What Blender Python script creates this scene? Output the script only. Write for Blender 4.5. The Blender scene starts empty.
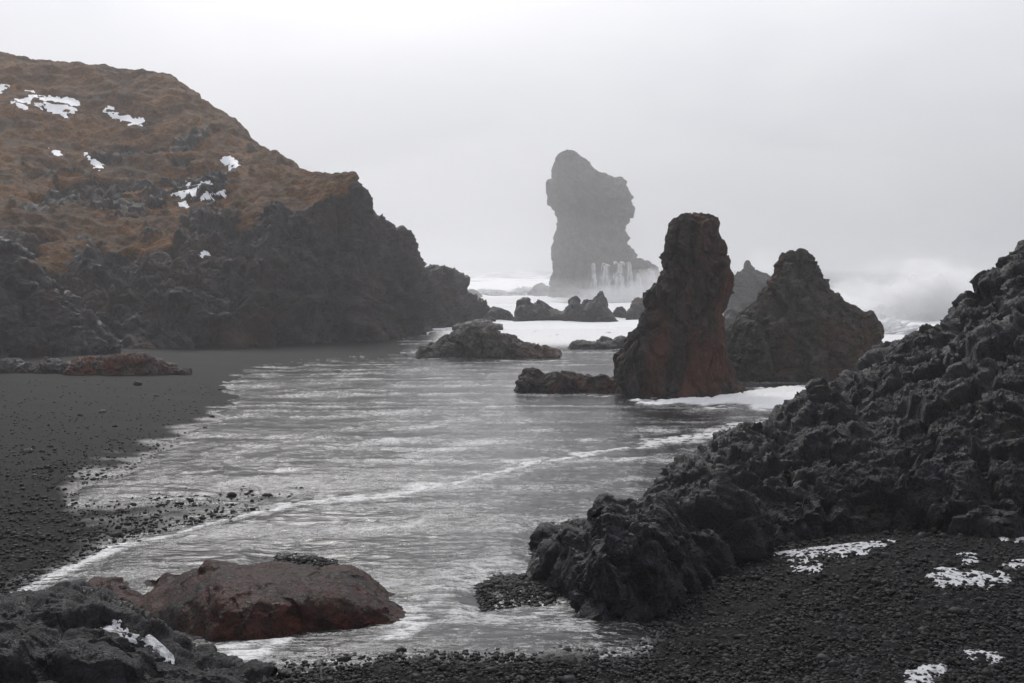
import bpy, math
import numpy as np

sc = bpy.context.scene
col = sc.collection
F = 1050.0
CAM = np.array([0.0, 0.0, 5.0])
TH = math.atan(73.5 / F)
CT, ST = math.cos(TH), math.sin(TH)
rng = np.random.default_rng(7)

# ------------------------------------------------------------------ helpers: camera geometry (used only to size and place real objects)
def ray(px, py):
    a = (np.asarray(px, float) - 512.0) / F
    b = (341.5 - np.asarray(py, float)) / F
    return np.stack([a + 0 * b, CT + b * ST, -ST + b * CT + 0 * a], -1)

def at(px, py, Y):
    d = ray(px, py)
    t = np.asarray(Y, float) / d[..., 1]
    return CAM + d * t[..., None]

def project(P):
    q = P - CAM
    depth = q[..., 1] * CT - q[..., 2] * ST
    up = q[..., 1] * ST + q[..., 2] * CT
    depth = np.where(depth < 0.05, 0.05, depth)
    return 512 + F * q[..., 0] / depth, 341.5 - F * up / depth

def sstep(a, b, x):
    t = np.clip((x - a) / (b - a), 0, 1)
    return t * t * (3 - 2 * t)

# ------------------------------------------------------------------ helpers: noise
_pr = np.random.default_rng(11)
PERM = _pr.permutation(256).astype(np.int32)
PERM = np.concatenate([PERM, PERM, PERM])
_g = _pr.normal(size=(256, 3)); GRAD = (_g / np.linalg.norm(_g, axis=1, keepdims=True)).astype(np.float32)
RND = _pr.random((256, 8)).astype(np.float32)

def _hash(i, j, k, seed=0):
    return PERM[PERM[PERM[(i + seed * 37) & 255] + (j & 255)] + (k & 255)]

def perlin(P, seed=0):
    P = np.asarray(P, np.float32)
    I = np.floor(P).astype(np.int32); f = P - I
    u = f * f * f * (f * (f * 6 - 15) + 10)
    out = np.zeros(P.shape[:-1], np.float32)
    for dx in (0, 1):
        wx = u[..., 0] if dx else 1 - u[..., 0]
        for dy in (0, 1):
            wy = u[..., 1] if dy else 1 - u[..., 1]
            for dz in (0, 1):
                wz = u[..., 2] if dz else 1 - u[..., 2]
                g = GRAD[_hash(I[..., 0] + dx, I[..., 1] + dy, I[..., 2] + dz, seed)]
                out += wx * wy * wz * (g[..., 0] * (f[..., 0] - dx) + g[..., 1] * (f[..., 1] - dy) + g[..., 2] * (f[..., 2] - dz))
    return out * 1.5

def fbm(P, oct=4, seed=0, gain=0.5):
    P = np.asarray(P, np.float32)
    s = 0; a = 1.0
    for o in range(oct):
        s = s + a * perlin(P * (2.03 ** o), seed + o); a *= gain
    return s

def ridged(P, oct=4, seed=0):
    s = 0; a = 0.6
    for o in range(oct):
        s = s + a * (1 - 2 * np.abs(perlin(np.asarray(P, np.float32) * (2.07 ** o), seed + o))); a *= 0.5
    return s

def cells(P, seed=0, cheb=False):
    """jittered cells: distance gap to the neighbour cell, and one random tilted facet per cell"""
    P = np.asarray(P, np.float32)
    I = np.floor(P - 0.5).astype(np.int32)
    b1 = np.full(P.shape[:-1], 9e9, np.float32); b2 = b1.copy()
    val = np.zeros_like(b1); val2 = np.zeros_like(b1)
    for dx in (0, 1):
        for dy in (0, 1):
            for dz in (0, 1):
                i, j, k = I[..., 0] + dx, I[..., 1] + dy, I[..., 2] + dz
                h = _hash(i, j, k, seed); r = RND[h]
                qx = P[..., 0] - (i + 0.5 + (r[..., 0] - .5) * .85)
                qy = P[..., 1] - (j + 0.5 + (r[..., 1] - .5) * .85)
                qz = P[..., 2] - (k + 0.5 + (r[..., 2] - .5) * .85)
                d = (np.maximum(np.maximum(np.abs(qx), np.abs(qy)), np.abs(qz)) + .25 * (np.abs(qx) + np.abs(qy) + np.abs(qz))) ** 2 if cheb else qx * qx + qy * qy + qz * qz
                v = (r[..., 3] - .5) * 1.2 + (r[..., 4] - .5) * 1.6 * qx + (r[..., 5] - .5) * 1.6 * qy + (r[..., 6] - .5) * 1.8 * qz
                new = d < b1
                nw2 = d < b2
                val2 = np.where(new, val, np.where(nw2, v, val2))
                b2 = np.where(new, b1, np.minimum(b2, d))
                val = np.where(new, v, val)
                b1 = np.where(new, d, b1)
    gap = np.sqrt(b2) - np.sqrt(b1)
    val = val + (val2 - val) * .5 * (1 - sstep(0, .11, gap))
    return val, gap, np.sqrt(b1)

def craggy(P, size, amp, seed=0, levels=3, stretch=(1, 1, 1), warp=0.16, crack=0.5, gain=0.43, rough=0.3, swell=.55):
    """blocky fractured rock relief, in metres"""
    S = np.asarray(stretch, np.float32)
    w = np.stack([fbm(P / size * .9, 3, seed + 50), fbm(P / size * .9 + 17.3, 3, seed + 60), fbm(P / size * .9 + 31.7, 3, seed + 70)], -1)
    ca, sa = math.cos(.4 + seed), math.sin(.4 + seed)
    Q = np.stack([P[..., 0] * ca - P[..., 1] * sa, P[..., 0] * sa + P[..., 1] * ca, P[..., 2] + .25 * P[..., 0]], -1)
    s = 0; a = amp
    for l in range(levels):
        k = 2.3 ** l / size
        v, gap, _ = cells((Q + w * warp * size) * k / S + l * 5.1, seed + l * 3, l > 0)
        s = s + a * (np.clip(v, -.75, .75) - crack * (1 - sstep(0, .16, gap)) * (.4 if l else 1.0))
        a *= gain
    s = s + rough * amp * fbm(P * (2.2 / size), 5, seed + 20) + swell * amp * fbm(P * (.45 / size), 2, seed + 90)
    return s

# ------------------------------------------------------------------ helpers: mesh and tagging
def grid_faces(nu, nv, wrap=False):
    i = np.arange(nu if wrap else nu - 1); j = np.arange(nv - 1)
    I, J = np.meshgrid(i, j, indexing='ij')
    I2 = (I + 1) % nu
    return np.stack([I * nv + J, I2 * nv + J, I2 * nv + J + 1, I * nv + J + 1], -1).reshape(-1, 4)

def mesh_obj(name, V, Fc, m, parent=None, origin=None, attrs=None, smooth=True, flip=False):
    V = np.asarray(V, np.float64).reshape(-1, 3); Fc = np.asarray(Fc, np.int32)
    used = np.zeros(len(V), bool); used[Fc.ravel()] = True
    if not used.all():
        idx = np.cumsum(used) - 1
        Fc = idx[Fc].astype(np.int32); V = V[used]
        if attrs: attrs = {k: np.asarray(a).reshape(-1)[used] for k, a in attrs.items()}
    if origin is None:
        origin = np.array([V[:, 0].mean(), V[:, 1].mean(), V[:, 2].min()])
    me = bpy.data.meshes.new(name)
    n, k = Fc.shape
    me.vertices.add(len(V)); me.vertices.foreach_set('co', (V - origin).astype(np.float32).ravel())
    me.loops.add(n * k); me.loops.foreach_set('vertex_index', Fc.ravel())
    me.polygons.add(n); me.polygons.foreach_set('loop_start', np.arange(0, n * k, k, dtype=np.int32))
    me.polygons.foreach_set('loop_total', np.full(n, k, np.int32))
    me.update(calc_edges=True)
    if smooth: me.polygons.foreach_set('use_smooth', np.ones(n, bool))
    if attrs:
        for an, av in attrs.items():
            A = me.attributes.new(an, 'FLOAT', 'POINT'); A.data.foreach_set('value', np.asarray(av, np.float32).ravel())
    if flip: me.flip_normals()
    me.validate()
    me.materials.append(m)
    o = bpy.data.objects.new(name, me); col.objects.link(o)
    o.location = origin
    if parent is not None:
        o.parent = parent; o.location = np.asarray(origin) - np.asarray(parent.location)
    return o

def tag(o, label=None, cat=None, group=None, kind=None):
    if label: o['label'] = label
    if cat: o['category'] = cat
    if group: o['group'] = group
    if kind: o['kind'] = kind
    return o

def normals(P, wrap=False):
    """normals of a (nu, nv, 3) grid"""
    if wrap:
        du = np.roll(P, -1, 0) - np.roll(P, 1, 0)
    else:
        du = np.gradient(P, axis=0)
    dv = np.gradient(P, axis=1)
    N = np.cross(du, dv)
    L = np.linalg.norm(N, axis=-1, keepdims=True); L[L < 1e-9] = 1
    return N / L

def pchip(x, y, xi):
    """monotone cubic through the knots; y may be (n, m)"""
    x = np.asarray(x, float); y = np.asarray(y, float)
    h = np.diff(x); d = np.diff(y, axis=0) / h.reshape(-1, *([1] * (y.ndim - 1)))
    m = np.zeros_like(y)
    m[0] = d[0]; m[-1] = d[-1]
    p = d[:-1] * d[1:]
    m[1:-1] = np.where(p > 0, 2 * p / np.where(np.abs(d[:-1] + d[1:]) < 1e-9, 1e-9, d[:-1] + d[1:]), 0)
    k = np.clip(np.searchsorted(x, xi, side='right') - 1, 0, len(x) - 2)
    t = ((xi - x[k]) / h[k]); t = t.reshape(-1, *([1] * (y.ndim - 1))); hk = h[k].reshape(t.shape)
    return (2*t**3 - 3*t**2 + 1) * y[k] + (t**3 - 2*t**2 + t) * hk * m[k] + (-2*t**3 + 3*t**2) * y[k+1] + (t**3 - t**2) * hk * m[k+1]

# ------------------------------------------------------------------ helpers: materials
class NT:
    def __init__(self, name, world=False):
        if world:
            self.m = bpy.data.worlds.new(name); sc.world = self.m
        else:
            self.m = bpy.data.materials.new(name)
        self.m.use_nodes = True; self.t = self.m.node_tree; self.t.nodes.clear()
    def n(self, typ, props=None, **ins):
        nd = self.t.nodes.new(typ)
        for k, v in (props or {}).items(): setattr(nd, k, v)
        for k, v in ins.items():
            key = int(k[1:]) if k[0] == 'i' and k[1:].isdigit() else k.replace('_', ' ')
            self.set(nd.inputs[key], v)
        return nd
    def set(self, sock, v):
        if isinstance(v, bpy.types.NodeSocket): self.t.links.new(v, sock)
        elif isinstance(v, bpy.types.Node): self.t.links.new(v.outputs[0], sock)
        else: sock.default_value = v
    def coord(self, scale=(1, 1, 1), rot=(0, 0, 0)):
        tc = self.n('ShaderNodeTexCoord')
        return self.n('ShaderNodeMapping', None, Vector=tc.outputs['Object'], Scale=scale, Rotation=rot).outputs[0]
    def noise(self, vec, scale, detail=4, rough=.55, dist=0.0):
        return self.n('ShaderNodeTexNoise', None, Vector=vec, Scale=scale, Detail=detail, Roughness=rough, Distortion=dist).outputs[0]
    def ramp(self, fac, stops, interp='LINEAR'):
        r = self.n('ShaderNodeValToRGB', None, Fac=fac); r.color_ramp.interpolation = interp
        el = r.color_ramp.elements
        while len(el) < len(stops): el.new(0.5)
        for e, (p, c) in zip(el, stops):
            e.position = p; e.color = (c, c, c, 1) if not isinstance(c, (tuple, list)) else (*c[:3], 1)
        return r.outputs[0]
    def mix(self, f, a, b, blend='MIX'):
        nd = self.t.nodes.new('ShaderNodeMix'); nd.data_type = 'RGBA'; nd.blend_type = blend
        self.set(nd.inputs[0], f)
        for s, v in ((nd.inputs[6], a), (nd.inputs[7], b)):
            if isinstance(v, tuple): v = (*v[:3], 1)
            self.set(s, v)
        return nd.outputs[2]
    def math(self, op, a, b=0.0, clamp=False):
        nd = self.n('ShaderNodeMath', {'operation': op, 'use_clamp': clamp}); self.set(nd.inputs[0], a); self.set(nd.inputs[1], b)
        return nd.outputs[0]
    def attr(self, name):
        return self.n('ShaderNodeAttribute', {'attribute_name': name}).outputs['Fac']
    def bump(self, height, strength, dist, normal=None):
        nd = self.n('ShaderNodeBump', None, Height=height, Strength=strength, Distance=dist)
        if normal is not None: self.set(nd.inputs['Normal'], normal)
        return nd.outputs[0]
    def surf(self, color, rough, normal=None, spec=0.5, **kw):
        b = self.n('ShaderNodeBsdfPrincipled')
        self.set(b.inputs['Base Color'], (*color, 1) if isinstance(color, tuple) else color)
        self.set(b.inputs['Roughness'], rough); self.set(b.inputs['Specular IOR Level'], spec)
        if normal is not None: self.set(b.inputs['Normal'], normal)
        for k, v in kw.items(): self.set(b.inputs[k.replace('_', ' ')], v)
        o = self.n('ShaderNodeOutputMaterial'); self.t.links.new(b.outputs[0], o.inputs[0])
        return self.m

def rock_mat(name, dark, mid, rust, size, rust_amt=.5, rough=(.45, .8), bump=.6, spec=.2, vz=1.0):
    """basalt / scoria: dark body, paler weathered flecks, rusty patches"""
    t = NT(name); v = t.coord((1, 1, vz))
    big = t.noise(v, .9 / size, 5, .6, .4)
    sm = t.noise(v, 6 / size, 6, .65)
    wv = t.n('ShaderNodeVectorMath', {'operation': 'ADD'}, i0=v, i1=t.n('ShaderNodeVectorMath', {'operation': 'SCALE'}, i0=t.n('ShaderNodeTexNoise', None, Vector=v, Scale=5 / size, Detail=3).outputs[1], Scale=.25 * size).outputs[0]).outputs[0]
    blk = t.n('ShaderNodeSeparateColor', None, Color=t.n('ShaderNodeTexVoronoi', {'distance': 'CHEBYCHEV'}, Vector=wv, Scale=5 / size).outputs[1]).outputs[0]
    tone = t.math('ADD', t.math('MULTIPLY', sm, .65), t.math('MULTIPLY', blk, .35))
    c = t.mix(t.ramp(tone, [(.30, 0), (.55, .45), (.72, 1)]), dark, tuple(x * 1.5 for x in mid))
    lo = .62 - .3 * rust_amt
    c = t.mix(t.ramp(big, [(lo, 0), (lo + .16, 1)]), c, t.mix(sm, tuple(x * .55 for x in rust), rust))
    vo = t.n('ShaderNodeTexVoronoi', {'feature': 'DISTANCE_TO_EDGE'}, Vector=t.n('ShaderNodeVectorMath', {'operation': 'ADD'}, i0=v, i1=t.n('ShaderNodeTexNoise', None, Vector=v, Scale=3 / size).outputs[1]).outputs[0], Scale=5 / size).outputs[0]
    h = t.math('ADD', t.math('MULTIPLY', t.noise(v, 14 / size, 8, .7), 1.0), t.math('MULTIPLY', t.ramp(vo, [(0, 0), (.08, 1)]), .35))
    r = t.ramp(t.noise(v, 3 / size, 4), [(.35, rough[0]), (.65, rough[1])])
    return t.surf(c, r, t.bump(t.math('ADD', h, t.math('MULTIPLY', blk, .4)), bump, .09 * size), spec)

# ------------------------------------------------------------------ render, camera, sky, light
cd = bpy.data.cameras.new('camera'); cam = bpy.data.objects.new('camera', cd); col.objects.link(cam)
cd.sensor_width = 36; cd.lens = 36 * F / 1024; cd.clip_start = .1; cd.clip_end = 6000
cam.location = CAM; cam.rotation_euler = (math.pi / 2 - TH, 0, 0)
sc.camera = cam
sc.render.engine = 'CYCLES'
sc.view_settings.view_transform = 'Standard'; sc.view_settings.look = 'None'; sc.view_settings.gamma = 1
sc.view_settings.exposure = 0.24
cy = sc.cycles
cy.use_denoising = True; cy.max_bounces = 8; cy.diffuse_bounces = 3; cy.glossy_bounces = 3
cy.volume_bounces = 8; cy.transparent_max_bounces = 8; cy.caustics_reflective = False; cy.caustics_refractive = False

SUN_EL, SUN_AZ = math.radians(38), math.radians(-14)      # behind the thin cloud, ahead of the camera and a little left
w = NT('World', True)
sky = w.n('ShaderNodeTexSky', {'sky_type': 'NISHITA', 'sun_disc': False, 'sun_elevation': SUN_EL, 'sun_rotation': SUN_AZ, 'dust_density': 4.0})
tc = w.n('ShaderNodeTexCoord')
mp = w.n('ShaderNodeMapping', None, Vector=tc.outputs['Generated'], Scale=(1.0, 1.0, 3.2))
cl = w.n('ShaderNodeTexNoise', None, Vector=mp.outputs[0], Scale=2.2, Detail=6, Roughness=.5, Distortion=.3)
cloud = w.ramp(cl.outputs[0], [(.3, (6.5, 6.62, 7.15)), (.72, (8.15, 8.17, 8.5))])
grey = w.n('ShaderNodeHueSaturation', None, Saturation=.12, Color=sky.outputs[0])
mixed = w.mix(.88, grey.outputs[0], cloud)
sep = w.n('ShaderNodeSeparateXYZ', None, Vector=tc.outputs['Generated'])
grad = w.ramp(sep.outputs[2], [(0, .57), (.10, .74), (.25, 1.04), (.6, 1.08)])
mixed = w.mix(1.0, mixed, grad, 'MULTIPLY')
bg = w.n('ShaderNodeBackground', None, Color=mixed, Strength=.1)
wo = w.n('ShaderNodeOutputWorld'); w.t.links.new(bg.outputs[0], wo.inputs[0])

sd = bpy.data.lights.new('sun', 'SUN'); sd.energy = 1.35; sd.angle = math.radians(20); sd.color = (1, .97, .93)
so = bpy.data.objects.new('sun', sd); col.objects.link(so)
# sun at compass angle: ahead (+Y), rotated a little to the left
dx, dy = math.sin(SUN_AZ), math.cos(SUN_AZ)
so.rotation_euler = (math.pi / 2 - SUN_EL, 0, math.atan2(dy, dx) + math.pi / 2)
so.location = (-20, 80, 80)

# ------------------------------------------------------------------ ground
_Y = np.linspace(-30, 3000, 60601)
_pz = np.interp(_Y, [-30, 0, 3, 5.6, 7.6, 11.1, 15.4, 22, 35, 55, 85, 110, 170, 400, 3000],
                [4.2, 3.4, 3.05, 2.75, 2.32, 1.92, 1.6, 1.2, .6, .2, -.05, -.5, -2, -4, -4])
_k = np.hanning(41); _k /= _k.sum()
_pz = np.convolve(np.pad(_pz, 20, 'edge'), _k, 'valid')

def ground_z(x, y):
    z = np.interp(y, _Y, _pz)
    a = x / np.maximum(y, 2.0)
    z = z + .38 * sstep(.22, .44, -a) * sstep(12, 45, y) * (1 - sstep(90, 140, y))
    z = z + .30 * sstep(.12, .42, a) * sstep(5, 9, y) * (1 - sstep(16, 26, y))
    P = np.stack([x * .35, y * .35, 0 * x], -1)
    z = z + .05 * perlin(P, 3) * (1 - sstep(60, 90, y))
    return z

def hit(px, py):
    """where the view ray of a pixel meets the beach"""
    d = ray(px, py); t0 = np.full(d.shape[:-1], .5); t1 = np.full(d.shape[:-1], 400.0)
    for _ in range(60):
        t = .5 * (t0 + t1); q = CAM + d * t[..., None]
        under = q[..., 2] < ground_z(q[..., 0], q[..., 1])
        t1 = np.where(under, t, t1); t0 = np.where(under, t0, t)
    return CAM + d * t1[..., None]

def poly_sd(px, py, poly):
    """signed distance (pixels, + inside) to a polygon"""
    poly = np.asarray(poly, float); a = poly; b = np.roll(poly, -1, 0)
    best = np.full(px.shape, 1e9); ins = np.zeros(px.shape, bool)
    for (ax, ay), (bx, by) in zip(a, b):
        ex, ey = bx - ax, by - ay; L = ex * ex + ey * ey + 1e-9
        t = np.clip(((px - ax) * ex + (py - ay) * ey) / L, 0, 1)
        best = np.minimum(best, (px - ax - t * ex) ** 2 + (py - ay - t * ey) ** 2)
        c = ((ay > py) != (by > py)) & (px < ex * (py - ay) / (by - ay + 1e-12) + ax)
        ins ^= c
    d = np.sqrt(best)
    return np.where(ins, d, -d)

def line_d(px, py, pts):
    best = np.full(px.shape, 1e9); pts = np.asarray(pts, float)
    for (ax, ay), (bx, by) in zip(pts[:-1], pts[1:]):
        ex, ey = bx - ax, by - ay
        t = np.clip(((px - ax) * ex + (py - ay) * ey) / (ex * ex + ey * ey), 0, 1)
        best = np.minimum(best, (px - ax - t * ex) ** 2 + (py - ay - t * ey) ** 2)
    return np.sqrt(best)

WET = [(-120, 668), (-40, 632), (0, 612), (50, 583), (110, 554), (180, 531), (240, 514), (300, 501), (338, 490), (300, 487), (230, 491), (150, 497),
       (80, 499), (95, 487), (145, 470), (189, 440), (230, 418), (242, 400), (236, 386), (256, 379), (330, 372), (400, 366), (438, 360), (425, 351), (408, 346), (440, 338), (500, 330),
       (900, 330), (1200, 400), (900, 440), (790, 440), (760, 452), (720, 462), (690, 484), (640, 515), (600, 540), (595, 600), (640, 640), (600, 646), (560, 648), (500, 649),
       (440, 650), (300, 656), (180, 664), (60, 690), (-120, 720)]
GRAVEL = [[(528, 552), (545, 528), (580, 520), (600, 530), (600, 560), (560, 572), (536, 566)],
          [(474, 590), (495, 576), (535, 574), (556, 590), (560, 606), (520, 612), (480, 616)],
          [(262, 566), (280, 556), (320, 556), (342, 566), (335, 573), (280, 572)],
          [(655, 484), (664, 466), (690, 455), (712, 458), (700, 480), (676, 492)]]

az = np.radians(np.concatenate([np.linspace(-178, -31, 50)[:-1], np.linspace(-31, 31, 1150), np.linspace(31, 178, 50)[1:]]))
def ring(rs):
    A, R = np.meshgrid(az, rs, indexing='ij')
    # rows are straight across the view inside the fan so that distance means depth there
    k = 1 / np.maximum(np.cos(A), .5)
    return R * k * np.sin(A), R * k * np.cos(A)

# rows: even steps down the slope near by, coarser far off
rows = np.concatenate([np.linspace(.6, 4.6, 14)[:-1], 1 / np.linspace(1 / 4.6, 1 / 60.0, 520)[:-1], np.geomspace(60, 2600, 60)])
gx, gy = ring(rows)
gz0 = ground_z(gx, gy)
GP = np.stack([gx, gy, gz0], -1)
gpx, gpy = project(GP)
front = gy > .5
nz = fbm(np.stack([gx * .9, gy * .9, 0 * gx], -1), 4, 5)
def wet_mask(px, py, nz):
    m = poly_sd(px, py, WET)
    for g in GRAVEL: m = np.minimum(m, -poly_sd(px, py, g))
    fuzz = 5 + 9 * sstep(560, 480, py) * sstep(430, 300, px)
    return m + fuzz * nz
gmask = np.where(front, wet_mask(gpx, gpy, nz), -200)
# stones of the shingle: rounded cells of a few centimetres
near = 1 - sstep(14, 30, gy)
v1, gap1, d1 = cells(np.stack([gx / .055, gy / .055, gz0 * 0], -1), 2)
v2, gap2, d2 = cells(np.stack([gx / .12 + 3, gy / .12, gz0 * 0], -1), 9)
bumps = .016 * (sstep(0, .5, gap1) - .5 + .6 * v1) + .022 * (v2 * .7) + .02 * fbm(np.stack([gx * 1.7, gy * 1.7, 0 * gx], -1), 3, 8)
sandy = sstep(480, 400, gpy)
bumps = bumps * near * (1 - .5 * sandy) * (1 - .55 * sstep(0, 12, gmask))
mound = 0
for g in GRAVEL: mound = np.maximum(mound, sstep(-1, 13, poly_sd(gpx, gpy, g)) * front)
gz = gz0 + bumps + .055 * mound * np.clip(gy / 8, .6, 3)

t = NT('black_shingle'); v = t.coord()
n1 = t.noise(v, 30, 5, .6); n2 = t.noise(v, .35, 5, .6)
st = t.n('ShaderNodeTexVoronoi', None, Vector=v, Scale=24).outputs[1]
cst = t.n('ShaderNodeSeparateColor', None, Color=st).outputs[0]
c = t.mix(t.ramp(cst, [(.0, 0), (1, 1)]), (.004, .004, .0044), (.0150, .0146, .0158))
c = t.mix(t.ramp(n2, [(.35, 0), (.7, .55)]), c, (.0095, .0092, .0102))
wet = t.attr('wet')
c = t.mix(wet, c, (.011, .011, .012))
r = t.math('SUBTRACT', .72, t.math('MULTIPLY', wet, .54))
h = t.math('ADD', t.noise(v, 55, 4, .7), t.math('MULTIPLY', t.n('ShaderNodeTexVoronoi', None, Vector=v, Scale=26).outputs[0], -.8))
M_ground = t.surf(c, r, t.bump(h, .55, .02), t.math('ADD', .05, t.math('MULTIPLY', wet, .50)))
ground = mesh_obj('ground', np.stack([gx, gy, gz], -1), grid_faces(len(az), len(rows), True)[:, ::-1], M_ground, origin=np.zeros(3),
                  attrs={'wet': sstep(-1, 0, gmask / (6 + 20 * sstep(380, 440, gpy)) + .2 * nz) * front})
tag(ground, 'black sand and shingle beach sloping down to the surf', None, None, 'structure')

# ------------------------------------------------------------------ swash: the thin sheet of backwash on the sand
wrows = 1 / np.linspace(1 / 5.5, 1 / 100.0, 640)
waz = np.radians(np.linspace(-33, 33, 1100))
A, R = np.meshgrid(waz, wrows, indexing='ij')
wx, wy = R * np.tan(A), R
wz0 = ground_z(wx, wy)
wpx, wpy = project(np.stack([wx, wy, wz0], -1))
wn = fbm(np.stack([wx * .9, wy * .9, 0 * wx], -1), 4, 5)
wm = wet_mask(wpx, wpy, wn)
pw = np.stack([wx, wy, 0 * wx], -1)
rip = fbm(np.stack([wx * 1.3 + .5 * wn, wy * 4.2, 0 * wx], -1), 4, 33, .65)
rip2 = fbm(np.stack([wx * 2.4 + .6 * wn, wy * 8.5 + .8 * wn, 0 * wx], -1), 3, 35, .6)
rip3 = fbm(np.stack([wx * .55 + .5 * wn, wy * 1.9, 0 * wx], -1), 4, 37, .6)
# foam: the long curved edge line, loose lace behind it, the white surf round the stacks
FL = [(-60, 640), (0, 608), (50, 580), (110, 553), (200, 526), (300, 507), (400, 496), (480, 479), (560, 461), (640, 448), (700, 438), (780, 425), (830, 415)]
w1 = fbm(np.stack([wx * .8, wy * .8, 0 * wx], -1), 4, 81); w2 = fbm(np.stack([wx * 4, wy * 9, 0 * wx], -1), 3, 85)
fl = line_d(wpx + 7 * w1, wpy + 4 * w1, FL)
foam = .56 * np.exp(-(fl / (2.0 + 3.0 * np.clip(w1 + .4, 0, 1) + 6 * sstep(620, 720, wpx) + 7 * sstep(220, 40, wpx))) ** 2) * sstep(-.6, .35, w2 + .35)
low = poly_sd(wpx, wpy, [(340, 648), (400, 585), (430, 560), (520, 540), (560, 560), (590, 600), (610, 648)])
foam = np.maximum(foam, .46 * sstep(-30, 30, low + 18 * w1) * (1 - sstep(.0, .5, np.abs(w1 + .3 * w2))))
lace = poly_sd(wpx, wpy, [(40, 625), (190, 545), (420, 500), (560, 470), (700, 445), (690, 480), (560, 545), (400, 585), (250, 570), (100, 600)])
foam = np.maximum(foam, .20 * sstep(-10, 30, lace) * sstep(-.35, .6, w2 + .5 * w1))
surf = poly_sd(wpx, wpy, [(596, 400), (700, 399), (745, 392), (815, 384), (880, 384), (880, 420), (812, 413), (760, 414), (690, 408)])
foam = np.maximum(foam, (.80 + .25 * w2) * sstep(-2, 5, surf + 5 * w1))
strk = fbm(np.stack([wpx * .006 + .4 * w1, fl * .11, 0 * wx], -1), 4, 91)
for pl, am in (([(385, 602), (420, 605), (440, 628), (405, 652), (350, 652), (392, 634)], .55), ([(205, 652), (250, 646), (290, 645), (262, 664), (225, 668)], .6), ([(560, 618), (600, 632), (640, 630), (600, 648), (560, 640)], .4)):
    foam = np.maximum(foam, am * sstep(-9, 7, poly_sd(wpx, wpy, pl) + 9 * w1) * sstep(-.6, .4, w2 + .2))
edge2 = line_d(wpx, wpy + 5 * w1, [(240, 385), (262, 380), (330, 374), (420, 368), (520, 362)])
up = poly_sd(wpx, wpy, [(440, 352), (620, 346), (640, 362), (500, 372), (330, 380), (300, 374)])
foam = np.maximum(foam, .22 * sstep(-6, 8, up + 6 * w1) * sstep(-.4, .3, w2))
surf2 = sstep(356, 340, wpy) * sstep(400, 470, wpx)
foam = np.maximum(foam, .72 * surf2 * sstep(-.7, .2, w1 + .6))
rowband = fbm(np.stack([wx * .12, wy * .9, 0 * wx], -1), 3, 44)
foam = np.maximum(foam, .28 * sstep(.0, .6, rowband) * sstep(480, 430, wpy) * sstep(230, 330, wpx))
foam = np.maximum(foam, .195 + .13 * sstep(-.3, .5, rowband) + .10 * w1 + .06 * w2 + .16 * strk * sstep(400, 440, wpy))
thick = .014 + np.clip(wm * np.where(wm < 0, .0016 * np.clip(wy / 9, 1, 3), .0016), -.4, .03) + foam * .02 * np.clip(wy / 10, 1, 4) * (.7 + .5 * w2)
thick = thick + .010 * rip * np.clip(wy / 9, .7, 1.5) + .007 * rip2 * np.clip(wy / 9, .7, 1.6) + .010 * rip3 * sstep(9, 18, wy) + .25 * sstep(0, 8, surf) * (.5 + .5 * w1) + .02 * sstep(30, 50, wy)
keep = (wm > -16)
fc = grid_faces(*wx.shape)
kf = keep.reshape(-1)[fc].all(1)
t = NT('backwash_water'); v = t.coord((1, 2.6, 1)); v2_ = t.coord()
foam_a = t.attr('foam')
br = t.noise(t.coord((1, 1.8, 1)), 9, 6, .7, .5)
brf = t.noise(t.coord((1, 1.6, 1)), 38, 4, .7)
mask = t.math('ADD', foam_a, t.math('MULTIPLY', t.math('SUBTRACT', t.math('ADD', t.math('MULTIPLY', br, .5), t.math('MULTIPLY', brf, .5)), .5), 2.0))
mask = t.math('MULTIPLY', t.ramp(mask, [(.28, 0), (.62, 1)]), t.ramp(foam_a, [(0, .25), (.5, 1)]), True)
c = t.mix(mask, (.012, .012, .013), (.68, .68, .69))
r = t.math('ADD', .16, t.math('MULTIPLY', mask, .5))
h = t.math('ADD', t.noise(v, 5.5, 5, .62, .6), t.math('MULTIPLY', t.noise(v, 22, 4, .6), .4))
M_swash = t.surf(c, r, t.bump(t.math('ADD', h, t.math('MULTIPLY', mask, t.math('MULTIPLY', br, 2.0))), .26, .045), .5, IOR=1.33)
swash = mesh_obj('water', np.stack([wx, wy, wz0 + thick], -1), fc[kf], M_swash, origin=np.zeros(3), attrs={'foam': foam})
tag(swash, 'thin silvery backwash with foam lines running down the black sand', None, None, 'structure')

# ------------------------------------------------------------------ sea
srows = np.concatenate([1 / np.linspace(1 / 62.0, 1 / 420.0, 420)[:-1], np.geomspace(420, 2400, 70)])
saz = np.radians(np.linspace(-42, 42, 800))
A, R = np.meshgrid(saz, srows, indexing='ij')
sx, sy = R * np.tan(A), R
s1 = fbm(np.stack([sx * .035, sy * .07, 0 * sx], -1), 4, 101)
s2 = fbm(np.stack([sx * .16, sy * .3, 0 * sx], -1), 4, 105)
s3 = ridged(np.stack([sx * .02, sy * .045, 0 * sx], -1), 3, 109)
amp = sstep(60, 140, sy)
sz = .02 + amp * (.7 * s1 + .32 * s2 + .45 * np.clip(s3, 0, 2) * sstep(100, 200, sy)) * (1 + .6 * sstep(250, 700, sy)) - .15 * amp
sfoam = np.clip(.92 - .55 * sstep(260, 520, sy) + .5 * s1 + .35 * s2, 0, 1)
sfoam = sfoam * (1 - .8 * sstep(14, 34, sx) * sstep(120, 170, sy))
t = NT('sea_water'); 
foam_a = t.attr('foam')
br = t.noise(t.coord((1, 2.2, 1)), .5, 7, .68, .6)
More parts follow.
